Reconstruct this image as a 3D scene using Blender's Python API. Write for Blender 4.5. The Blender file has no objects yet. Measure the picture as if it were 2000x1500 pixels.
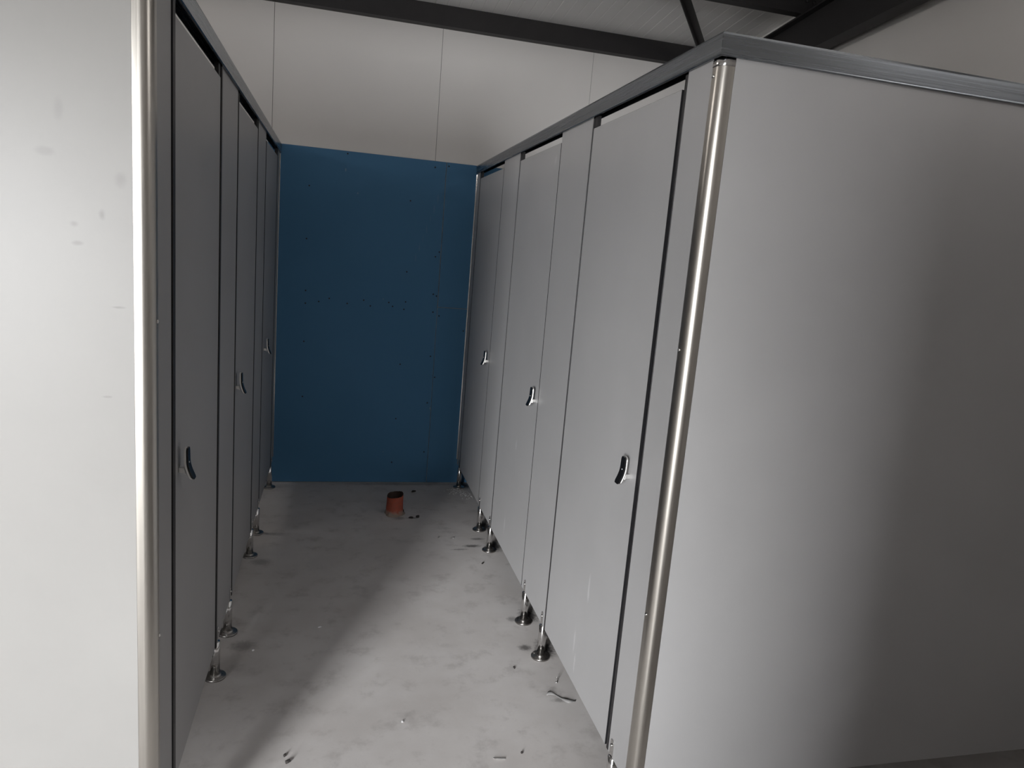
import bpy, bmesh, math, random
from mathutils import Vector, Matrix

# ------------------------------------------------------------------ camera
SC = bpy.context.scene
COL = SC.collection
RT = (0.969683, -0.229956, 0.082680)
UP = (-0.038331, 0.191024, 0.980837)
BK = (-0.241343, -0.954269, 0.176419)
F_PX = 1398.050
cam_data = bpy.data.cameras.new('camera')
cam_data.sensor_fit = 'HORIZONTAL'
cam_data.sensor_width = 36.0
cam_data.lens = F_PX / 2000.0 * 36.0
cam_data.clip_start = 0.02
cam = bpy.data.objects.new('camera', cam_data)
COL.objects.link(cam)
cam.matrix_world = Matrix(((RT[0], UP[0], BK[0], 0.3470), (RT[1], UP[1], BK[1], 0.0),
                           (RT[2], UP[2], BK[2], 1.4875), (0, 0, 0, 1)))
SC.camera = cam

# ------------------------------------------------------------------ light and exposure
world = bpy.data.worlds.new('overcast_sky')
SC.world = world
world.use_nodes = True
wb = world.node_tree.nodes['Background']
wb.inputs['Color'].default_value = (0.80, 0.88, 1.0, 1)
wb.inputs['Strength'].default_value = 0.6
SC.view_settings.view_transform = 'Standard'
SC.view_settings.look = 'None'
SC.view_settings.gamma = 1.0
SC.view_settings.use_curve_mapping = False
SC.view_settings.exposure = 0.0


def area_light(name, loc, target, sx, sy, power, color):
    d = bpy.data.lights.new(name, 'AREA')
    d.shape = 'RECTANGLE'
    d.size = sx
    d.size_y = sy
    d.energy = power
    d.color = color
    o = bpy.data.objects.new(name, d)
    COL.objects.link(o)
    o.location = loc
    o.rotation_euler = (Vector(target) - Vector(loc)).to_track_quat('-Z', 'Y').to_euler()
    return o


# bright sky low over the yard, seen through the open entrance behind and to the left of the photographer
area_light('entrance_daylight', (-4.00, -6.50, 2.50), (-0.10, 1.5, 1.20), 1.70, 4.30, 1720.0, (0.975, 0.985, 1.0))
# added fill light in an unseen, added left-wall window over the far left cubicle
area_light('added_left_window_fill', (-2.60, 3.72, 2.47), (0.0, 3.0, 4.4), 1.10, 0.40, 20.0, (1.0, 0.95, 0.905))
# second added fill, in a made-up right-wall window before the right-hand row
area_light('added_right_window_fill', (2.87, 0.62, 2.47), (1.9, 2.6, 5.2), 1.10, 0.40, 13.0, (1.0, 0.95, 0.905))
# sun added beyond the back of the building: it lights the yard outside the entrance, which bounces light in under the roof
sun_data = bpy.data.lights.new('sun', 'SUN')
sun_data.energy = 5.0
sun_data.angle = math.radians(1.0)
sun_data.color = (1.0, 0.91, 0.80)
sun = bpy.data.objects.new('sun', sun_data)
COL.objects.link(sun)
sun.rotation_euler = (math.radians(-32), 0, 0)

# ------------------------------------------------------------------ materials
def new_mat(name):
    m = bpy.data.materials.new(name)
    m.use_nodes = True
    nt = m.node_tree
    b = nt.nodes['Principled BSDF']
    return m, nt, b


def simple(name, col, rough=0.5, metal=0.0, spec=0.5):
    m, nt, b = new_mat(name)
    b.inputs['Base Color'].default_value = (*col, 1)
    b.inputs['Roughness'].default_value = rough
    b.inputs['Metallic'].default_value = metal
    b.inputs['Specular IOR Level'].default_value = spec
    return m


def noise_node(nt, coord, scale, detail=4.0, rough=0.55, stretch=None):
    n = nt.nodes.new('ShaderNodeTexNoise')
    n.inputs['Scale'].default_value = scale
    n.inputs['Detail'].default_value = detail
    n.inputs['Roughness'].default_value = rough
    if stretch:
        mp = nt.nodes.new('ShaderNodeMapping')
        mp.inputs['Scale'].default_value = stretch
        nt.links.new(coord, mp.inputs['Vector'])
        nt.links.new(mp.outputs['Vector'], n.inputs['Vector'])
    else:
        nt.links.new(coord, n.inputs['Vector'])
    return n


def ramp(nt, src, lo, hi, c0, c1):
    r = nt.nodes.new('ShaderNodeMapRange')
    r.interpolation_type = 'SMOOTHSTEP'
    r.inputs['From Min'].default_value = lo
    r.inputs['From Max'].default_value = hi
    r.inputs['To Min'].default_value = c0
    r.inputs['To Max'].default_value = c1
    nt.links.new(src, r.inputs['Value'])
    return r.outputs['Result']


def mix(nt, fac, a, b, mode='MIX'):
    m = nt.nodes.new('ShaderNodeMix')
    m.data_type = 'RGBA'
    m.blend_type = mode
    for sock, v in ((m.inputs[0], fac), (m.inputs[6], a), (m.inputs[7], b)):
        if hasattr(v, 'links') or hasattr(v, 'is_output'):
            nt.links.new(v, sock)
        elif isinstance(v, (int, float)):
            sock.default_value = v
        else:
            sock.default_value = (*v, 1)
    return m.outputs[2]


def blob(nt, coord, centre, radii, wob, strength):
    """a stain of its own shape at a fixed place on the surface"""
    mp = nt.nodes.new('ShaderNodeVectorMath')
    mp.operation = 'SUBTRACT'
    nt.links.new(coord, mp.inputs[0])
    mp.inputs[1].default_value = centre
    sc = nt.nodes.new('ShaderNodeVectorMath')
    sc.operation = 'MULTIPLY'
    nt.links.new(mp.outputs[0], sc.inputs[0])
    sc.inputs[1].default_value = tuple(1.0 / r for r in radii)
    ln = nt.nodes.new('ShaderNodeVectorMath')
    ln.operation = 'LENGTH'
    nt.links.new(sc.outputs[0], ln.inputs[0])
    ad = nt.nodes.new('ShaderNodeMath')
    ad.operation = 'MULTIPLY_ADD'
    nt.links.new(wob, ad.inputs[0])
    ad.inputs[1].default_value = 1.4
    nt.links.new(ln.outputs['Value'], ad.inputs[2])
    return ramp(nt, ad.outputs[0], 0.9, 1.75, strength, 0.0)


def add_fac(nt, items):
    cur = items[0]
    for it in items[1:]:
        a = nt.nodes.new('ShaderNodeMath')
        a.operation = 'MAXIMUM'
        nt.links.new(cur, a.inputs[0])
        nt.links.new(it, a.inputs[1])
        cur = a.outputs[0]
    return cur


def bump(nt, b, src, strength, dist):
    bp = nt.nodes.new('ShaderNodeBump')
    bp.inputs['Strength'].default_value = strength
    bp.inputs['Distance'].default_value = dist
    nt.links.new(src, bp.inputs['Height'])
    nt.links.new(bp.outputs['Normal'], b.inputs['Normal'])


def laminate(name, col, smudges=(), dark=None, rough=0.42):
    m, nt, b = new_mat(name)
    geo = nt.nodes.new('ShaderNodeNewGeometry')
    pos = geo.outputs['Position']
    n1 = noise_node(nt, pos, 2.2, 5)
    n2 = noise_node(nt, pos, 900.0, 1)
    c = mix(nt, ramp(nt, n1.outputs['Fac'], 0.3, 0.7, 0.0, 1.0), tuple(x * 0.965 for x in col), tuple(x * 1.03 for x in col))
    if smudges:
        wob = noise_node(nt, pos, 22.0, 4)
        fs = [blob(nt, pos, ce, ra, wob.outputs['Fac'], st) for ce, ra, st in smudges]
        c = mix(nt, add_fac(nt, fs), c, dark)
    nt.links.new(c, b.inputs['Base Color'])
    b.inputs['Roughness'].default_value = rough
    b.inputs['Specular IOR Level'].default_value = 0.4
    bump(nt, b, n2.outputs['Fac'], 0.05, 0.0004)
    return m


GREY = (0.36, 0.355, 0.355)
M = {}
M['laminate'] = laminate('grey_laminate', GREY)
M['laminate_handled'] = laminate('grey_laminate_dusty_hand_marks', GREY,
    [((1.141, 1.949, .489), (.05, .010, .055), .55), ((1.141, 2.025, .27), (.05, .012, .07), .5),
     ((1.141, 2.005, .20), (.05, .008, .05), .45), ((1.141, 3.06, .255), (.05, .012, .06), .5),
     ((1.141, 2.972, .662), (.05, .012, .03), .45), ((1.141, 2.75, 1.86), (.05, .02, .03), .3)], (.55, .55, .55))
M['laminate_scuffed_dimmed'] = laminate('grey_laminate_scuffed_dimmed', (0.292, 0.285, 0.273),  # scuffs over the same laminate, base darkened to offset the strong entrance light
    [((-.087, 1.52, 1.498), (.008, .05, .014), .45), ((-.134, 1.52, 1.478), (.012, .05, .008), .38),
     ((-.129, 1.52, 1.443), (.013, .05, .006), .40), ((-.055, 1.52, 1.565), (.016, .05, .02), .30),
     ((-.18, 1.52, 1.604), (.02, .05, .010), .26), ((-.063, 1.52, 1.326), (.018, .05, .0035), .45),
     ((-.083, 1.52, 1.149), (.012, .05, .003), .35), ((-.155, 1.52, 1.68), (.012, .05, .03), .2)], (.15, .145, .14))
M['core'] = simple('black_laminate_core', (.010, .010, .011), .75, 0, .15)
M['seal'] = simple('black_rubber_seal', (.012, .011, .012), .45)
M['black_plastic'] = simple('black_gloss_plastic', (.006, .006, .007), .22)
M['white_dot'] = simple('white_dot_paint', (.8, .8, .8), .4)


def steel(name, col, rough, aniso=0.0, stretch=(260, 260, 3), bstr=0.04):
    m, nt, b = new_mat(name)
    tc = nt.nodes.new('ShaderNodeNewGeometry')
    n = noise_node(nt, tc.outputs['Position'], 1.0, 3, .6, stretch)
    nt.links.new(mix(nt, n.outputs['Fac'], tuple(x * .9 for x in col), tuple(x * 1.08 for x in col)), b.inputs['Base Color'])
    b.inputs['Metallic'].default_value = 1.0
    nt.links.new(ramp(nt, n.outputs['Fac'], .2, .8, rough * .85, rough * 1.15), b.inputs['Roughness'])
    bump(nt, b, n.outputs['Fac'], bstr, .0005)
    return m


M['post_steel'] = steel('brushed_stainless_post', (.52, .495, .455), .33)
M['chrome'] = steel('bright_steel', (.66, .65, .64), .12, bstr=.01)
M['handle'] = steel('satin_bright_handle_metal', (.82, .81, .79), .38, bstr=.005)
M['flange'] = steel('dull_leg_flange_steel', (.36, .345, .33), .30, bstr=.01)
M['zinc'] = steel('dull_screw_steel', (.62, .61, .60), .3, bstr=.01)
M['rail'] = steel('grey_anodised_rail', (.27, .288, .31), .27, stretch=(3, 3, 300), bstr=.012)


def black_steel():
    m, nt, b = new_mat('black_painted_steel')
    g = nt.nodes.new('ShaderNodeNewGeometry')
    n = noise_node(nt, g.outputs['Position'], 14.0, 5)
    nt.links.new(mix(nt, n.outputs['Fac'], (.012, .011, .012), (.024, .022, .023)), b.inputs['Base Color'])
    b.inputs['Roughness'].default_value = .55
    return m


M['black_steel'] = black_steel()


def white_sheet(name, col, rough=.5):
    m, nt, b = new_mat(name)
    g = nt.nodes.new('ShaderNodeNewGeometry')
    n = noise_node(nt, g.outputs['Position'], 1.6, 4)
    n2 = noise_node(nt, g.outputs['Position'], 1.0, 3, .5, (60, 60, 3))
    c = mix(nt, n.outputs['Fac'], tuple(x * .94 for x in col), tuple(x * 1.03 for x in col))
    nt.links.new(c, b.inputs['Base Color'])
    b.inputs['Roughness'].default_value = rough
    bump(nt, b, n2.outputs['Fac'], .06, .001)
    return m


M['wall'] = white_sheet('off_white_wall_panel', (.85, .83, .81))
M['ceiling'] = white_sheet('white_roof_sheet', (.90, .89, .88))
M['gap_dark'] = simple('dark_joint', (.10, .10, .10), .8)


def blue_board():
    m, nt, b = new_mat('blue_plasterboard_paper')
    g = nt.nodes.new('ShaderNodeNewGeometry')
    pos = g.outputs['Position']
    n = noise_node(nt, pos, 2.0, 6)
    n2 = noise_node(nt, pos, 500.0, 2)
    c = mix(nt, n.outputs['Fac'], (.075, .205, .37), (.092, .235, .415))
    wob = noise_node(nt, pos, 40.0, 3)
    marks = [((.366, 4.42, 1.895), (.004, .05, .012)), ((.440, 4.42, 1.769), (.004, .05, .006)),
             ((.618, 4.42, 1.163), (.005, .05, .004)), ((.944, 4.42, .493), (.004, .05, .012)),
             ((.665, 4.42, .202), (.006, .05, .004)), ((.95, 4.42, 1.0), (.002, .05, .12))] + [((.911 - .113 * k / 6, 4.42, 1.782 - .357 * k / 6), (.0035 + .001 * (k % 2), .05, .034)) for k in range(7)]
    c = mix(nt, add_fac(nt, [blob(nt, pos, ce, ra, wob.outputs['Fac'], .55 if k < 6 else .16) for k, (ce, ra) in enumerate(marks)]), c, (.32, .42, .50))
    # long rubbed streak running down and left from the joint
    nt.links.new(c, b.inputs['Base Color'])
    b.inputs['Roughness'].default_value = .75
    b.inputs['Specular IOR Level'].default_value = .25
    bump(nt, b, n2.outputs['Fac'], .08, .0006)
    return m


M['blue'] = blue_board()
M['gypsum'] = simple('pale_gypsum_edge', (.38, .42, .46), .9)
M['screw_dark'] = simple('black_drywall_screw', (.015, .015, .018), .5)


def concrete():
    m, nt, b = new_mat('dusty_grey_concrete')
    g = nt.nodes.new('ShaderNodeNewGeometry')
    pos = g.outputs['Position']
    n1 = noise_node(nt, pos, 2.3, 8, .62)
    n2 = noise_node(nt, pos, 9.0, 8, .65)
    n3 = noise_node(nt, pos, 130.0, 4, .6)
    c = mix(nt, ramp(nt, n1.outputs['Fac'], .32, .68, 0, 1), (.54, .51, .49), (.63, .605, .59))
    c = mix(nt, ramp(nt, n2.outputs['Fac'], .50, .72, 0, .70), c, (.41, .385, .37))
    c = mix(nt, ramp(nt, n3.outputs['Fac'], .60, .80, 0, .35), c, (.37, .35, .335))
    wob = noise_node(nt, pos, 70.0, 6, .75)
    dirt_and_shade = [((1.105, 2.44, 0), (.035, .028, .05), .75), ((1.07, 3.41, 0), (.060, .022, .05), .8), ((1.115, 3.50, 0), (.05, .02, .05), .6),
            ((1.105, 2.66, 0), (.028, .03, .05), .5), ((1.185, 2.43, 0), (.05, .08, .05), 1.0), ((1.185, 2.69, 0), (.05, .075, .05), 1.0),  # blobs behind the right legs: drilling dirt plus painted-in shade under the panels
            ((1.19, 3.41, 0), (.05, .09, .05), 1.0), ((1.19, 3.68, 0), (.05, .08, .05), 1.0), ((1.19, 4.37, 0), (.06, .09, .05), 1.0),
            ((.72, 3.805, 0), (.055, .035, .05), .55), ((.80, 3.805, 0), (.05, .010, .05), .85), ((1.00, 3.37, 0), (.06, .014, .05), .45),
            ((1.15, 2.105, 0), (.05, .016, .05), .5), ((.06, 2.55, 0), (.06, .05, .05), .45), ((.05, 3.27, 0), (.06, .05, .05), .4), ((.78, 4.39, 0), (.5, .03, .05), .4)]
    c = mix(nt, add_fac(nt, [blob(nt, pos, ce, ra, wob.outputs['Fac'], st) for ce, ra, st in dirt_and_shade]), c, (.045, .041, .040))
    pale = [((1.08, 2.31, 0), (.06, .04, .05), .5), ((1.06, 2.60, 0), (.06, .05, .05), .5), ((1.10, 3.28, 0), (.05, .05, .05), .5),
            ((1.13, 4.24, 0), (.07, .05, .05), .5), ((.08, 2.33, 0), (.06, .04, .05), .4), ((.08, 3.32, 0), (.06, .04, .05), .35),
            ((.09, 2.62, 0), (.05, .04, .05), .4), ((.68, 3.80, 0), (.06, .03, .05), .45)]
    c = mix(nt, add_fac(nt, [blob(nt, pos, ce, ra, wob.outputs['Fac'], st) for ce, ra, st in pale]), c, (.66, .64, .62))
    nt.links.new(c, b.inputs['Base Color'])
    nt.links.new(ramp(nt, n1.outputs['Fac'], .3, .7, .55, .72), b.inputs['Roughness'])
    b.inputs['Specular IOR Level'].default_value = .35
    bump(nt, b, n3.outputs['Fac'], .12, .001)
    return m


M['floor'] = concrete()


M['yard'] = simple('pale_yard_concrete', (.5, .48, .45), .9)


def pipe_mat():
    m, nt, b = new_mat('orange_drain_plastic_with_mortar')
    g = nt.nodes.new('ShaderNodeNewGeometry')
    pos = g.outputs['Position']
    n = noise_node(nt, pos, 45.0, 5)
    c = mix(nt, ramp(nt, n.outputs['Fac'], .35, .7, 0, 1), (.42, .085, .045), (.34, .085, .05))
    sep = nt.nodes.new('ShaderNodeSeparateXYZ')
    nt.links.new(pos, sep.inputs[0])
    a = nt.nodes.new('ShaderNodeMath')
    a.operation = 'MULTIPLY_ADD'
    nt.links.new(n.outputs['Fac'], a.inputs[0])
    a.inputs[1].default_value = .05
    nt.links.new(sep.outputs['Z'], a.inputs[2])
    c = mix(nt, ramp(nt, a.outputs[0], .038, .062, .8, 0), c, (.33, .26, .21))
    nt.links.new(c, b.inputs['Base Color'])
    b.inputs['Roughness'].default_value = .6
    return m


M['pipe'] = pipe_mat()
M['pipe_inside'] = simple('dark_pipe_inside', (.05, .028, .02), .8)  # inside of the pipe, an even dark brown
M['mortar'] = simple('pale_mortar', (.27, .215, .18), .9)
M['chip'] = simple('dark_chip', (.03, .026, .024), .8)
M['dust'] = simple('white_drilling_dust', (.6, .6, .6), .9)
M['film'] = simple('clear_grey_film', (.25, .245, .24), .6)

# ------------------------------------------------------------------ mesh helpers
def quadbox(bm, x0, x1, y0, y1, z0, z1, mi=0, core=None, axis=None):
    """box; with core/axis, the faces not looking along axis get material slot core"""
    vs = [bm.verts.new(c) for c in ((x0, y0, z0), (x1, y0, z0), (x1, y1, z0), (x0, y1, z0),
                                    (x0, y0, z1), (x1, y0, z1), (x1, y1, z1), (x0, y1, z1))]
    out = []
    for idx, ax in (((0, 3, 2, 1), 2), ((4, 5, 6, 7), 2), ((0, 1, 5, 4), 1), ((2, 3, 7, 6), 1), ((1, 2, 6, 5), 0), ((3, 0, 4, 7), 0)):
        f = bm.faces.new([vs[i] for i in idx])
        f.material_index = mi if (axis is None or ax == axis) else core
        out.append(f)
    return out


def prism(bm, poly, fn, a, b, mi=0):
    """extrude a 2-D polygon; fn(u, v, t) gives the 3-D point, t runs from a to b (a, b may be functions of (u, v))"""
    fa = a if callable(a) else (lambda u, v: a)
    fb = b if callable(b) else (lambda u, v: b)
    A = [bm.verts.new(fn(u, v, fa(u, v))) for u, v in poly]
    B = [bm.verts.new(fn(u, v, fb(u, v))) for u, v in poly]
    n = len(poly)
    fs = [bm.faces.new(A), bm.faces.new(B[::-1])]
    for i in range(n):
        fs.append(bm.faces.new([A[i], B[i], B[(i + 1) % n], A[(i + 1) % n]]))
    for f in fs:
        f.material_index = mi
    return fs


def lathe(bm, prof, centre, seg=32, mi=0, cap=True):
    rings = []
    for r, z in prof:
        rings.append([bm.verts.new((centre[0] + r * math.cos(2 * math.pi * k / seg), centre[1] + r * math.sin(2 * math.pi * k / seg), centre[2] + z)) for k in range(seg)])
    for a, b in zip(rings, rings[1:]):
        for k in range(seg):
            f = bm.faces.new([a[k], a[(k + 1) % seg], b[(k + 1) % seg], b[k]])
            f.material_index = mi
            f.smooth = True
    if cap:
        for r in (rings[0][::-1], rings[-1]):
            f = bm.faces.new(r)
            f.material_index = mi


def build(name, bm, mats, parent=None, bevel=0.0, seg=2, smooth=False):
    bmesh.ops.recalc_face_normals(bm, faces=bm.faces[:])
    me = bpy.data.meshes.new(name)
    bm.to_mesh(me)
    bm.free()
    if smooth:
        for p in me.polygons:
            p.use_smooth = True
    for m in (mats if isinstance(mats, (list, tuple)) else [mats]):
        me.materials.append(m)
    o = bpy.data.objects.new(name, me)
    COL.objects.link(o)
    if parent is not None:
        o.parent = parent
        o.matrix_parent_inverse = Matrix.Translation(-parent.location)
    if bevel:
        md = o.modifiers.new('bevel', 'BEVEL')
        md.width = bevel
        md.segments = seg
        md.limit_method = 'ANGLE'
        md.angle_limit = math.radians(50)
        md.harden_normals = False
        if isinstance(mats, (list, tuple)) and len(mats) > 1:
            md.material = 1
    return o


def tag(o, label, cat, group=None):
    o['label'] = label
    o['category'] = cat
    if group:
        o['group'] = group
    return o


def thing(name, loc, label, cat, group=None):
    o = bpy.data.objects.new(name, None)
    o.empty_display_size = .1
    COL.objects.link(o)
    o.location = loc
    return tag(o, label, cat, group)


def struct(name, bm, mats, **k):
    o = build(name, bm, mats, **k)
    o['kind'] = 'structure'
    return o


# ------------------------------------------------------------------ dimensions
W, D = 1.141, 4.42            # corridor width, face of the blue boards
YE = 1.52                     # face of the two end panels
YF, XL, XR = -.90, -2.45, 2.72
ZB, ZT, ZR0, ZR1 = .132, 1.97, 1.951, 2.0
T = .013
SL = .085
DW = D + .0125                # wall face behind the boards


def zc(y):
    return 2.845 + SL * (DW - y)


# ------------------------------------------------------------------ setting
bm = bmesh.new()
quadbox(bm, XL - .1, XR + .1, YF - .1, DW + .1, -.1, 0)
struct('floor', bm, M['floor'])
bm = bmesh.new()          # pale concrete yard outside the entrance
quadbox(bm, -8, 8, -12, YF - .1, -.1, -.002)
struct('floor_yard', bm, M['yard'])

# roof sheet with fine ribs running down the slope
bm = bmesh.new()
x = XL - .1
pts = []
random.seed(4)
while x < XR + .1:
    q = random.choice((.0012, .0016, .0030))
    pts += [(x, 0), (x + .0600, 0), (x + .0620, q), (x + .0640, q), (x + .0660, 0)]
    x += .0662
prof = pts + [(pts[-1][0], .08), (pts[0][0], .08)]
prism(bm, prof, lambda u, v, t: (u, t, zc(t) + v), YF - .1, DW + .1)
struct('ceiling', bm, M['ceiling'])

bm = bmesh.new()   # back wall of upright sandwich panels with narrow joints
seams = [XL, -.975, -.046, .883, 1.807, XR]
quadbox(bm, XL - .1, XR + .1, DW + .004, DW + .1, 0, 2.86, 1)
for a, b in zip(seams, seams[1:]):
    quadbox(bm, a + .0012, b - .0012, DW, DW + .004, 0, 2.86, 0)
struct('wall_back', bm, [M['wall'], M['gap_dark']])
for nm, wn, xa, xb, wy0, wy1 in (('wall_left', 'added_window_1', XL - .1, XL, 3.14, 4.30), ('wall_right', 'added_window_2', XR, XR + .1, .04, 1.20)):
    z0_, z1_ = 2.25, 2.69        # added high window in each side wall, out of view, for the fill lights
    bm = bmesh.new()
    for poly in ([(YF, 0), (DW, 0), (DW, z0_), (YF, z0_)], [(YF, z0_), (wy0, z0_), (wy0, z1_), (YF, z1_)], [(wy1, z0_), (DW, z0_), (DW, z1_), (wy1, z1_)],
                 [(YF, z1_), (DW, z1_), (DW, zc(DW) + .02), (YF, zc(YF) + .02)]):
        prism(bm, poly, lambda u, v, t: (t, u, v), xa, xb)
    struct(nm, bm, M['wall'])
    bm = bmesh.new()
    ym = (wy0 + wy1) / 2
    for y0, y1, z0, z1 in ((wy0, wy1, z0_, z0_ + .03), (wy0, wy1, z1_ - .03, z1_), (wy0, wy0 + .03, z0_ + .03, z1_ - .03), (wy1 - .03, wy1, z0_ + .03, z1_ - .03), (ym - .015, ym + .015, z0_ + .03, z1_ - .03)):
        quadbox(bm, xa + .025, xb - .025, y0, y1, z0, z1)
    struct(wn, bm, M['ceiling'])

bm = bmesh.new()   # entrance wall behind the photographer, with its doorway
DX0, DX1, DH = -1.95, -.25, 1.92
quadbox(bm, XL - .1, DX0, YF - .1, YF, 0, 3.31)
quadbox(bm, DX1, XR + .1, YF - .1, YF, 0, 3.31)
quadbox(bm, DX0, DX1, YF - .1, YF, DH, 3.31)
struct('wall_front', bm, M['wall'])

# ------------------------------------------------------------------ blue plasterboard on the back wall
def sheet(label, x0, x1, z0, z1, screws):
    bm = bmesh.new()
    quadbox(bm, x0, x1, D, DW - .0003, z0, z1, 0, 1, 1)
    t = thing('plasterboard_sheet', ((x0 + x1) / 2, D, z0), label, 'plasterboard')
    build('board', bm, [M['blue'], M['gypsum']], t, bevel=.0008, seg=1)
    for sx, sz in screws:
        bm = bmesh.new()
        pr = [(.0001, -.0015), (.0030, -.0015), (.0046, 0), (.0020, .0004), (.0001, .0006)]
        lathe(bm, pr, (0, 0, 0), 10)
        bmesh.ops.transform(bm, matrix=Matrix.Translation((sx, D - .0003, sz)) @ Matrix.Rotation(math.pi / 2, 4, 'X'), verts=bm.verts[:])
        build('screw_head', bm, M['screw_dark'], t)


dots = [(0.374, 1.985), (0.166, 1.785), (0.748, 1.756), (0.16, 1.484), (0.918, 1.44), (0.94, 1.47), (0.75, 1.336), (0.919, 1.212), (0.939, 1.202), (0.164, 1.183), (0.165, 1.108), (0.241, 1.123), (0.301, 1.145), (0.406, 1.122), (0.502, 1.148), (0.543, 1.116), (0.652, 1.144), (0.676, 1.122), (0.753, 1.154), (0.745, 1.108), (0.924, 1.102), (0.963, 1.081), (0.163, 0.88), (0.926, 0.826), (0.741, 0.767), (0.961, 0.694), (0.165, 0.543), (0.924, 0.528), (0.733, 0.42), (0.923, 0.206), (0.722, 0.135), (0.883, 1.963), (0.965, 1.978), (1.122, 0.996)]
XJ, ZJ = .950, 1.134
sheet('large blue plasterboard sheet dotted with dark screw heads across the back wall', -.25, XJ - .0012, .003, ZR1, [d for d in dots if d[0] < XJ])
sheet('narrow blue plasterboard offcut in the upper right corner of the back wall', XJ + .0012, 2.15, ZJ + .0012, ZR1, [d for d in dots if d[0] > XJ and d[1] > ZJ])
sheet('blue plasterboard offcut low on the back wall beneath the horizontal joint', XJ + .0003, 2.15, .003, ZJ - .0012, [d for d in dots if d[0] > XJ and d[1] < ZJ])

# ------------------------------------------------------------------ roof steel
def sloped_box(bm, x0, x1, y0, y1, zb0, zb1, zt0, zt1):
    v = [bm.verts.new(c) for c in ((x0, y0, zb0), (x1, y0, zb0), (x1, y1, zb1), (x0, y1, zb1), (x0, y0, zt0), (x1, y0, zt0), (x1, y1, zt1), (x0, y1, zt1))]
    for idx in ((0, 3, 2, 1), (4, 5, 6, 7), (0, 1, 5, 4), (2, 3, 7, 6), (1, 2, 6, 5), (3, 0, 4, 7)):
        bm.faces.new([v[i] for i in idx])


def zp(y):            # underside of the purlins = top of the rafter
    return 2.735 + SL * (D - y)


def purlin(y, label):
    t = thing('roof_purlin', (.5, y, zp(y)), label, 'roof beam')
    z0 = zp(y)
    h = zc(y) - z0
    # cold-formed C section with its open side to the wall
    bm = bmesh.new()
    w, th = .06, .003
    prof = [(0, 0), (w, 0), (w, .02), (w - th, .02), (w - th, th), (th, th), (th, h - th), (w - th, h - th), (w - th, h - .02), (w, h - .02), (w, h - .002), (0, h - .002)]
    prism(bm, prof, lambda u, v, tt: (tt, y + u, z0 + v), XL + .003, XR - .003)
    build('channel', bm, M['black_steel'], t)
    for bx in (2.60, 2.64):
        bm = bmesh.new()
        lathe(bm, [(.0001, 0), (.009, 0), (.009, .006), (.0001, .007)], (0, 0, 0), 6)
        bmesh.ops.transform(bm, matrix=Matrix.Translation((bx, y - .0005, z0 + .06)) @ Matrix.Rotation(math.pi / 2, 4, 'X'), verts=bm.verts[:])
        build('bolt', bm, M['black_steel'], t)


purlin(4.372, 'long black steel roof beam running along the top of the back wall')
purlin(3.49, 'black steel roof beam crossing the ceiling at the top right edge')

t = thing('roof_rafter', (2.62, 2.4, zp(2.4)), 'thick sloping black steel rafter in front of the right wall', 'roof beam')
RX0, RX1 = 2.58, 2.66
def rb(y):
    return 2.617 + .0575 * (3.392 - y)
bm = bmesh.new()
sloped_box(bm, (RX0 + RX1) / 2 - .004, (RX0 + RX1) / 2 + .004, YF + .01, D - .02, rb(YF) + .008, rb(D) + .008, zp(YF) - .008, zp(D - .02) - .008)
build('web', bm, M['black_steel'], t)
for nm, lo in (('bottom_flange', True), ('top_flange', False)):
    bm = bmesh.new()
    if lo:
        sloped_box(bm, RX0, RX1, YF + .01, D - .02, rb(YF), rb(D), rb(YF) + .008, rb(D) + .008)
    else:
        sloped_box(bm, RX0, RX1, YF + .01, D - .02, zp(YF) - .010, zp(D - .02) - .010, zp(YF) - .001, zp(D - .02) - .001)
    build(nm, bm, M['black_steel'], t)

bm = bmesh.new()      # flat diagonal brace under the purlins
p0, p1 = Vector((1.17, 2.43, 0)), Vector((2.545, 4.355, 0))
d = (p1 - p0).normalized()
n = Vector((d.y, -d.x, 0)) * .019
for k, (p, q) in enumerate((((0, -.005), (0, -.001)), ((1, -.040), (0, -.005)))):
    pass
v = []
for p in (p0, p1):
    for s, dz in ((-1, -.002), (1, -.002), (1, -.006), (-.79, -.006), (-.79, -.040), (-1, -.040)):
        c = p + n * s
        v.append(bm.verts.new((c.x, c.y, zp(c.y) + dz)))
bm.faces.new(v[:6][::-1])
bm.faces.new(v[6:])
for i in range(6):
    j = (i + 1) % 6
    bm.faces.new([v[i], v[j], v[6 + j], v[6 + i]])
tag(build('diagonal_brace', bm, M['black_steel']), 'thin black diagonal steel brace crossing the white ceiling above the corner post', 'roof brace')

# ------------------------------------------------------------------ toilet partitions
# side: s = +1 left row (face at x=0 looking +x), s = -1 right row (face at x=W looking -x)
def X(s, out):            # distance out of the panel face into the corridor
    return out if s > 0 else W - out


def face_box(bm, s, o0, o1, y0, y1, z0, z1, mi=0, core=None):
    a, b = sorted((X(s, o0), X(s, o1)))
    return quadbox(bm, a, b, y0, y1, z0, z1, mi, core, 0 if core is not None else None)


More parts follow.
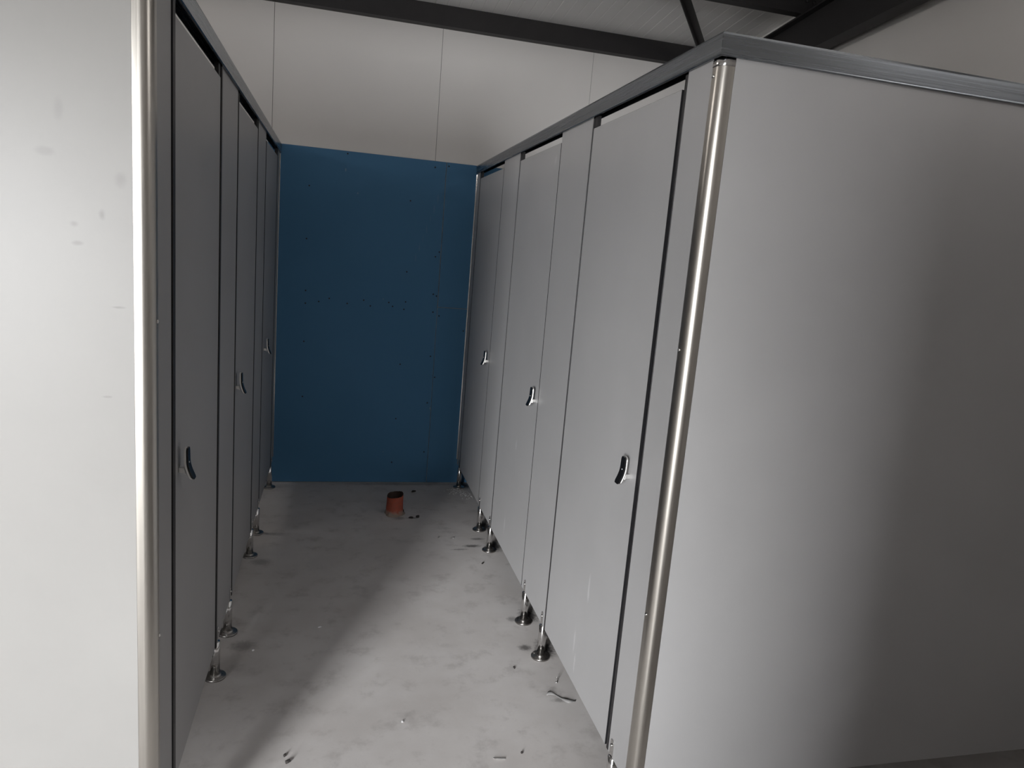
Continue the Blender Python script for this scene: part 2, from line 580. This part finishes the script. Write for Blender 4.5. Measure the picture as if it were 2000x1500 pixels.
def leg(parent, s, y):
    lx = X(s, -T / 2)
    bm = bmesh.new()
    r = .0155
    # tube with a bright edge, slotted over the panel
    lathe(bm, [(r, .012), (r, ZB - .001), (r - .002, ZB + .0005), (.0005, ZB + .0005)], (lx, y, 0), 36)
    tube = build('support_leg', bm, M['chrome'], parent)
    bm = bmesh.new()
    lathe(bm, [(.036, 0), (.036, .0045), (.0352, .0058), (.0335, .0064), (.0200, .0072), (.0190, .0080), (.0186, .0125), (.0164, .0135)], (lx, y, 0), 40)
    build('floor_flange', bm, M['flange'], tube)
    bm = bmesh.new()      # tongue clamped to the panel face, round at the top
    pts = [(-.011, ZB - .01), (.011, ZB - .01), (.011, ZB + .042)] + [(.011 * math.cos(a), ZB + .042 + .011 * math.sin(a)) for a in [math.pi * k / 8 for k in range(1, 8)]] + [(-.011, ZB + .042)]
    prism(bm, pts, lambda u, v, tt: (X(s, tt), y + u, v), .0003, .0028)
    build('clamp_plate', bm, M['chrome'], tube, bevel=.0006, seg=1)
    bm = bmesh.new()
    lathe(bm, [(.0048, 0), (.0046, .002), (.003, .0036), (.0002, .0042)], (0, 0, 0), 14)
    bmesh.ops.transform(bm, matrix=Matrix.Translation((X(s, .0028), y, ZB + .036)) @ Matrix.Rotation(math.pi / 2 * s, 4, 'Y'), verts=bm.verts[:])
    build('clamp_screw', bm, M['chrome'], tube, smooth=True)


def pilaster(s, y0, y1, legs, seals, label, mat):
    t = thing('partition_pilaster', (X(s, -T / 2), (y0 + y1) / 2, 0), label, 'toilet partition panel', 'fixed partition panels between the toilet doors')
    bm = bmesh.new()
    face_box(bm, s, -T, 0, y0, y1, ZB, ZT, 0, 1)
    build('panel', bm, [mat, M['core']], t, bevel=.0008, seg=1)
    for a, b, proud in seals:
        bm = bmesh.new()
        face_box(bm, s, -T, proud, a, b, ZB, ZR0 - .004)
        build('edge_seal', bm, M['seal'], t, bevel=.001, seg=2)
    for y in legs:
        leg(t, s, y)


def handle(parent, s, y, z):
    N = 22
    H = .078

    def out(u):      # u: 0 top .. 1 bottom
        return .012 + .002 * u + .013 * max(0, (u - .42) / .58) ** 1.7

    def half(u):
        w = .0150 + .002 * u
        e = min(u, 1 - u) * H / .010
        return w * ((.35 + .65 * math.sqrt(max(0, 1 - (1 - e) ** 2))) if e < 1 else 1)

    def strip(bm, th, inset, lift, u0, u1):
        rows = []
        for k in range(N + 1):
            u = u0 + (u1 - u0) * k / N
            zz = z + H / 2 - u * H
            o = out(u) + lift
            h = max(.0004, half(u) - inset)
            rows.append([bm.verts.new((X(s, oo), y + sg * h, zz)) for oo, sg in ((o, -1), (o, 1), (o + th, 1), (o + th, -1))])
        for a, b in zip(rows, rows[1:]):
            for i in range(4):
                j = (i + 1) % 4
                bm.faces.new([a[i], a[j], b[j], b[i]])
        bm.faces.new(rows[0][::-1])
        bm.faces.new(rows[-1])
    bm = bmesh.new()
    strip(bm, .0052, 0, 0, 0, 1)
    # stub to the door: tapered block under the plate
    face = [(z - .010, 0.0), (z - .010, .013), (z - .0265, .0165), (z - .023, .009), (z - .022, 0.0)]
    prism(bm, [(oo, zz) for zz, oo in face], lambda u, v, tt: (X(s, u), tt, v), y - .009, y + .009)
    h = build('handle', bm, M['handle'], parent, bevel=.0012, seg=2)
    h['label'] = 'bright metal door handle with a black face'
    bm = bmesh.new()
    strip(bm, .0050, .0020, .0046, .018, .985)
    build('handle_face', bm, M['black_plastic'], h, bevel=.0006, seg=1)
    bm = bmesh.new()
    lathe(bm, [(.0019, 0), (.0019, .0008), (.0002, .001)], (0, 0, 0), 12)
    bmesh.ops.transform(bm, matrix=Matrix.Translation((X(s, out(.46) + .0096), y - .002, z + H / 2 - .46 * H)) @ Matrix.Rotation(math.pi / 2 * s, 4, 'Y'), verts=bm.verts[:])
    build('indicator_dot', bm, M['white_dot'], h)


def door(s, y0, y1, hy, hz, label, mat):
    t = thing('toilet_door', (X(s, -T / 2), y1, ZB), label, 'toilet door', 'grey toilet cubicle doors')
    bm = bmesh.new()
    face_box(bm, s, -T, 0, y0, y1, ZB, 1.917, 0, 1)
    build('door_leaf', bm, [mat, M['core']], t, bevel=.0008, seg=1)
    handle(t, s, hy, hz)
    bm = bmesh.new()      # pivot hinge block on top of the leaf
    face_box(bm, s, -T + .001, -.001, y1 - .030, y1 - .002, 1.917, 1.953)
    build('pivot_hinge', bm, M['seal'], t)
    bm = bmesh.new()
    face_box(bm, s, -T + .001, -.001, y1 - .030, y1 - .002, ZB - .010, ZB)
    build('pivot_hinge', bm, M['seal'], t)


LM, LH = M['laminate'], M['laminate_handled']
# right-hand row
pilaster(-1, 1.5555, 1.677, (1.652,), ((1.6785, 1.690, .001),), 'narrow grey partition strip beside the right steel corner post', LM)
door(-1, 1.703, 2.335, 1.752, .937, 'nearest grey toilet door of the right-hand row', LH)
pilaster(-1, 2.346, 2.690, (2.374, 2.637), ((2.337, 2.3445, .0015),), 'grey partition panel between the nearest and middle doors of the right-hand row', LM)
door(-1, 2.695, 3.326, 2.735, .934, 'middle grey toilet door of the right-hand row', LH)
pilaster(-1, 3.336, 3.670, (3.353, 3.625), ((3.3275, 3.3345, .0015),), 'grey partition panel between the middle and farthest doors of the right-hand row', LM)
door(-1, 3.675, 4.305, 3.713, .937, 'farthest grey toilet door on the right, next to the blue wall', LM)
pilaster(-1, 4.316, D - .003, (4.332,), ((4.3065, 4.3145, .0015),), 'thin grey strip where the right-hand row meets the blue wall', LM)
# left-hand row
pilaster(1, 1.5555, 1.677, (1.652,), ((1.681, 1.705, .003),), 'narrow shaded partition strip beside the left steel corner post', LM)
door(1, 1.712, 2.310, 1.758, .942, 'nearest shaded toilet door of the left-hand row', LM)
pilaster(1, 2.334, 2.680, (2.362, 2.647), ((2.313, 2.3315, .003),), 'shaded partition panel between the nearest and middle doors of the left-hand row', LM)
door(1, 2.700, 3.290, 2.735, .946, 'middle shaded toilet door of the left-hand row', LM)
pilaster(1, 3.305, 3.640, (3.341, 3.614), ((3.2925, 3.303, .002), (2.683, 2.695, .002)), 'shaded partition panel between the middle and farthest doors of the left-hand row', LM)
door(1, 3.665, 4.275, 3.748, .938, 'farthest shaded toilet door on the left, next to the blue wall', LM)
pilaster(1, 4.290, D - .003, (4.322,), ((4.278, 4.287, .002),), 'thin shaded strip where the left-hand row meets the blue wall', LM)

# bright wall channels where the rows meet the blue boards
for s, lab in ((-1, 'thin bright metal angle up the right edge of the blue wall'), (1, 'thin bright metal angle up the left edge of the blue wall')):
    bm = bmesh.new()
    a, b = sorted((X(s, .0006), X(s, .0022)))
    quadbox(bm, a, b, D - .010, D - .0006, ZB + .03, ZR0 - .004)
    a, b = sorted((X(s, .0006), X(s, .0058)))
    quadbox(bm, a, b, D - .0030, D - .0006, ZB + .03, ZR0 - .004)
    tag(build('wall_angle', bm, M['chrome'], bevel=.0005, seg=1), lab, 'metal trim')

# end panels facing the photographer
def end_panel(x0, x1, label, mat):
    t = thing('end_panel', ((x0 + x1) / 2, YE, ZB), label, 'toilet partition panel')
    bm = bmesh.new()
    quadbox(bm, x0, x1, YE, YE + T, ZB, ZT, 0, 1, 1)
    build('panel', bm, [mat, M['core']], t, bevel=.0008, seg=1)
    return t


end_panel(W + .0335, XR - .002, 'wide grey end panel right of the steel corner post', M['laminate'])
end_panel(XL + .002, -.0335, 'pale brightly lit end panel left of the shaded door row', M['laminate_scuffed_dimmed'])


def corner_post(s, label):
    t = thing('corner_post', (X(s, -.017), YE + .017, ZB), label, 'corner post')
    R, FL = .0225, .0125      # corner radius and flat lip
    cx, cy = X(s, -.0215), YE + .0225
    n = 20
    arc = [math.pi / 2 * k / n for k in range(n + 1)]

    def outline(r):
        return [(cx + s * r, cy + FL)] + [(cx + s * r * math.cos(a), cy - r * math.sin(a)) for a in arc] + [(cx - s * FL, cy - r)]
    prof = outline(R)
    inner = outline(R - .002)[::-1]
    bm = bmesh.new()
    prism(bm, prof + inner, lambda u, v, tt: (u, v, tt), ZB - .02, ZR0 - .010)
    o = build('post', bm, M['post_steel'], t)
    for f in o.data.polygons:
        f.use_smooth = abs(f.normal.z) < .5
    try:
        md = o.modifiers.new('split', 'EDGE_SPLIT')
        md.split_angle = math.radians(40)
    except Exception:
        pass
    bm = bmesh.new()      # bright rounded cap under the rail
    rings = []
    for rr, zz in ((R + .0004, ZR0 - .017), (R + .0012, ZR0 - .0155), (R + .0012, ZR0 - .0040), (R + .0002, ZR0 - .0012)):
        rings.append([bm.verts.new((u, v, zz)) for u, v in outline(rr)])
    for a, b in zip(rings, rings[1:]):
        for k in range(len(a) - 1):
            bm.faces.new([a[k], a[k + 1], b[k + 1], b[k]])
    c0 = bm.verts.new((cx - s * FL, cy + FL, ZR0 - .0012))
    for k in range(len(rings[-1]) - 1):
        bm.faces.new([rings[-1][k], rings[-1][k + 1], c0])
    build('post_cap', bm, M['chrome'], t, smooth=True)
    for zz in (ZR0 - .036, 1.30, .62):
        bm = bmesh.new()
        lathe(bm, [(.0042, 0), (.0040, .0015), (.0028, .003), (.0002, .0036)], (0, 0, 0), 14)
        bmesh.ops.transform(bm, matrix=Matrix.Translation((cx + s * R, cy + .005, zz)) @ Matrix.Rotation(math.pi / 2 * s, 4, 'Y'), verts=bm.verts[:])
        build('post_screw', bm, M['chrome'], t, smooth=True)


corner_post(-1, 'rounded brushed steel corner post at the near end of the right-hand row')
corner_post(1, 'brightly lit steel corner post at the near end of the left-hand row')

# head rails: U-shaped channels over the panels, mitred at the corners
OV, BKR = .010, .024
RAIL = [(OV - .003, ZR0), (OV - .0005, ZR0 + .0015), (OV - .0005, ZR0 + .004), (OV - .003, ZR0 + .006), (OV - .001, ZR0 + .030), (OV, ZR1 - .006), (OV - .002, ZR1 - .001), (OV - .006, ZR1),
        (-BKR + .004, ZR1), (-BKR, ZR1 - .004), (-BKR, ZR0), (-BKR + .002, ZR0), (-BKR + .002, ZR1 - .005), (OV - .007, ZR1 - .005), (OV - .007, ZR0)]
for s, lab in ((-1, 'dark metal head rail along the top of the right-hand door row'), (1, 'dark metal head rail along the top of the left-hand door row')):
    bm = bmesh.new()
    prism(bm, RAIL, lambda u, v, tt: (X(s, u), tt, v), lambda u, v: YE - u + .0003, D - .002)
    tag(build('head_rail', bm, M['rail']), lab, 'head rail', 'head rails on the partitions')
for s, lab in ((-1, 'dark metal head rail over the wide grey end panel'),):
    bm = bmesh.new()
    prism(bm, RAIL, lambda u, v, tt: (tt, YE - u, v), lambda u, v: X(s, u) + .0003 * (1 if s < 0 else -1), XR - .002)
    tag(build('head_rail', bm, M['rail']), lab, 'head rail', 'head rails on the partitions')
bm = bmesh.new()
prism(bm, RAIL, lambda u, v, tt: (tt, YE - u, v), lambda u, v: u - .0003, XL + .002)
tag(build('head_rail', bm, M['rail']), 'dark metal head rail over the pale left end panel', 'head rail', 'head rails on the partitions')

# panels dividing the cubicles
for s, rows in ((-1, ((2.52, 'grey panel dividing the nearest and middle right cubicles'), (3.50, 'grey panel dividing the middle and farthest right cubicles'))),
                (1, ((2.52, 'grey panel dividing the nearest and middle left cubicles'), (3.47, 'grey panel dividing the middle and farthest left cubicles')))):
    for y, lab in rows:
        bm = bmesh.new()
        a, b = (X(s, -T - .0005), XR - .002) if s < 0 else (XL + .002, X(s, -T - .0005))
        quadbox(bm, a, b, y, y + T, ZB, 1.949, 0, 1, 1)
        tag(build('divider_panel', bm, [M['laminate'], M['core']], bevel=.0008, seg=1), lab, 'toilet partition panel', 'dividing panels between cubicles')

# ------------------------------------------------------------------ drain pipe stub
PX, PY, PR = .706, 3.872, .047
t = thing('drain_pipe', (PX, PY, 0), 'short orange plastic drain pipe stub rising from the floor before the blue wall', 'drain pipe')
bm = bmesh.new()
seg = 56
random.seed(9)


def rim(k):
    a = 2 * math.pi * k / seg
    return .113 + .007 * math.cos(a) + .006 * math.sin(a) + .0018 * math.sin(3 * a + .5) + random.uniform(-.0012, .0012)


rims = [rim(k) for k in range(seg)]
def ringv(r, zf):
    return [bm.verts.new((PX + r * math.cos(2 * math.pi * k / seg), PY + r * math.sin(2 * math.pi * k / seg), zf(k))) for k in range(seg)]
R_ = [ringv(PR + .0012, lambda k: 0.0), ringv(PR + .0004, lambda k: .04), ringv(PR - .0012, lambda k: .075), ringv(PR - .002, lambda k: rims[k]), ringv(PR - .0062, lambda k: rims[k] - .001), ringv(PR - .0062, lambda k: .004)]
for i, (a, b) in enumerate(zip(R_, R_[1:])):
    for k in range(seg):
        f = bm.faces.new([a[k], a[(k + 1) % seg], b[(k + 1) % seg], b[k]])
        f.material_index = 1 if i >= 3 else 0
        f.smooth = i in (0, 1, 2, 4)
f = bm.faces.new(R_[-1])
f.material_index = 1
build('pipe', bm, [M['pipe'], M['pipe_inside']], t)
bm = bmesh.new()         # lumpy mortar collar
R2 = []
for rr, zz in ((.057, .0006), (.053, .005), (.050, .010), (.0475, .017)):
    R2.append([bm.verts.new((PX + (rr + .006 * math.sin(3 * a + 1) + random.uniform(-.003, .003)) * math.cos(a), PY + (rr + .006 * math.sin(3 * a + 1) * (zz < .015) + random.uniform(-.002, .002)) * math.sin(a), zz * (1 + .3 * math.sin(5 * a)))) for a in [2 * math.pi * k / 40 for k in range(40)]])
for a, b in zip(R2, R2[1:]):
    for k in range(40):
        bm.faces.new([a[k], a[(k + 1) % 40], b[(k + 1) % 40], b[k]])
build('mortar_collar', bm, M['mortar'], t, smooth=True)

# ------------------------------------------------------------------ small debris on the floor
def lump(name, x, y, sx, sy, sz, rz, mat, label, cat, seed, group=None):
    random.seed(seed)
    bm = bmesh.new()
    bmesh.ops.create_icosphere(bm, subdivisions=2, radius=1)
    for v in bm.verts:
        k = 1 + random.uniform(-.28, .28)
        v.co = Vector((v.co.x * sx * k, v.co.y * sy * k, max(-.55, v.co.z) * sz * k))
    zmin = min(v.co.z for v in bm.verts)
    bmesh.ops.transform(bm, matrix=Matrix.Translation((x, y, .0003 - zmin)) @ Matrix.Rotation(rz, 4, 'Z'), verts=bm.verts[:])
    return tag(build(name, bm, mat), label, cat, group)


def screw(x, y, rz, label, L=.026, upright=False):
    t = thing('loose_screw', (x, y, 0), label, 'screw', 'loose screws on the floor')
    r = .0021
    pr = [(.0001, 0), (r * .4, .002)]
    zz = .003
    while zz < L - .004:
        pr += [(r, zz), (r * .72, zz + .0012)]
        zz += .0022
    pr += [(r * .8, L - .003)]
    if upright:
        mt = Matrix.Translation((x, y, .0055)) @ Matrix.Rotation(rz, 4, 'Z') @ Matrix.Rotation(math.radians(180), 4, 'X') @ Matrix.Translation((0, 0, -L))
        mt = Matrix.Translation((x, y, L + .003)) @ Matrix.Rotation(math.pi, 4, 'X')
    else:
        mt = Matrix.Translation((x, y, .0046)) @ Matrix.Rotation(rz, 4, 'Z') @ Matrix.Rotation(math.pi / 2 + .05, 4, 'Y')
    bm = bmesh.new()
    lathe(bm, pr, (0, 0, 0), 12)
    bmesh.ops.transform(bm, matrix=mt, verts=bm.verts[:])
    build('shank', bm, M['zinc'], t)
    bm = bmesh.new()
    lathe(bm, [(r * .8, L - .003), (.0044, L - .0002), (.0042, L + .001), (.0026, L + .0022), (.0002, L + .0027)], (0, 0, 0), 14)
    bmesh.ops.transform(bm, matrix=mt, verts=bm.verts[:])
    build('head', bm, M['zinc'], t)


screw(1.160, 2.203, .8, 'small screw standing on its head on the floor under the nearest right door', .022, True)
screw(.906, 3.511, 1.2, 'tiny pale screw on the floor, left one of the pair before the middle right legs', .020)
screw(.967, 3.503, .3, 'tiny pale screw on the floor, right one of the pair before the middle right legs', .020)

bm = bmesh.new()
quadbox(bm, -.0185, .0185, -.0022, .0022, .0002, .0036)
bmesh.ops.transform(bm, matrix=Matrix.Translation((.872, 1.845, 0)) @ Matrix.Rotation(-.14, 4, 'Z'), verts=bm.verts[:])
tag(build('metal_pin', bm, M['zinc'], bevel=.0012, seg=2), 'small straight metal pin on the floor at the bottom edge', 'metal pin')

bm = bmesh.new()     # crumpled strip of protective film
random.seed(3)
pa, pb = Vector((1.108, 2.143, 0)), Vector((1.196, 2.085, 0))
rows = []
for k in range(15):
    u = k / 14
    c = pa.lerp(pb, u) + Vector((0, .010 * math.sin(u * 7), 0))
    w = .008 + .004 * math.sin(u * 9 + 1)
    nrm = Vector((.55, .83, 0))
    rows.append([bm.verts.new((c.x + nrm.x * w * q, c.y + nrm.y * w * q, .0012 + (.006 if q == 0 else .0015 + .002 * random.random()) * (.5 + .5 * math.sin(u * 11 + q)))) for q in (-1, 0, 1)])
for a, b in zip(rows, rows[1:]):
    for i in range(2):
        bm.faces.new([a[i], a[i + 1], b[i + 1], b[i]])
fo = build('film_scrap', bm, M['film'], smooth=True)
sd = fo.modifiers.new('thickness', 'SOLIDIFY')
sd.thickness = .0006
tag(fo, 'crumpled strip of protective film on the floor under the nearest right door', 'plastic scrap')

lump('rubble_chip', .849, 4.239, .016, .006, .006, .5, M['chip'], 'dark rubble chip lying behind the orange pipe', 'rubble', 1)
lump('rubble_chip', .793, 3.800, .014, .007, .006, .1, M['chip'], 'dark rubble chip just right of the orange pipe', 'rubble', 2)
lump('rubble_chip', .832, 3.812, .012, .009, .008, .9, M['chip'], 'larger dark rubble lump farther right of the orange pipe', 'rubble', 3)
lump('rubble_chip', .260, 1.908, .008, .006, .006, .4, M['chip'], 'dark rubble chip on the lit floor at the bottom left, larger of the pair', 'rubble', 4)
lump('rubble_chip', .250, 1.938, .006, .004, .004, 1.4, M['chip'], 'dark rubble chip on the lit floor at the bottom left, smaller of the pair', 'rubble', 5)
lump('rubble_chip', .946, 1.862, .004, .004, .003, .4, M['chip'], 'tiny dark speck of rubble above the metal pin', 'rubble', 6)
lump('rubble_chip', 1.03, 2.31, .003, .009, .003, .1, M['chip'], 'thin dark sliver on the floor before the nearest right legs', 'rubble', 7)
lump('rubble_chip', 1.085, 3.20, .004, .014, .003, -.6, M['chip'], 'thin dark sliver on the floor before the middle right legs', 'rubble', 8)
lump('plaster_crumb', .60, 2.05, .004, .004, .003, .4, M['dust'], 'white plaster crumb on the bright middle of the floor', 'plaster crumb', 9)
lump('plaster_crumb', .33, 2.66, .009, .003, .002, .4, M['dust'], 'white plaster flake on the floor at the shadow edge', 'plaster crumb', 10)
lump('plaster_crumb', .10, 2.515, .0045, .0045, .003, .4, M['dust'], 'pale plaster crumb in the shade before the nearest left legs', 'plaster crumb', 11)

bm = bmesh.new()       # white drilling dust scattered by the farthest right leg
random.seed(21)
for k in range(170):
    u, v = random.random(), random.gauss(0, .028)
    p = Vector((1.09, 4.30, 0)).lerp(Vector((1.205, 4.13, 0)), u) + Vector((v * .8, v * .6, 0))
    r = random.uniform(.0007, .0026)
    bmesh.ops.create_icosphere(bm, subdivisions=1, radius=r, matrix=Matrix.Translation((p.x, p.y, r * .7)))
o = tag(build('drilling_dust', bm, M['dust']), 'white drilling dust scattered beside the farthest right leg', 'dust')
o['kind'] = 'stuff'
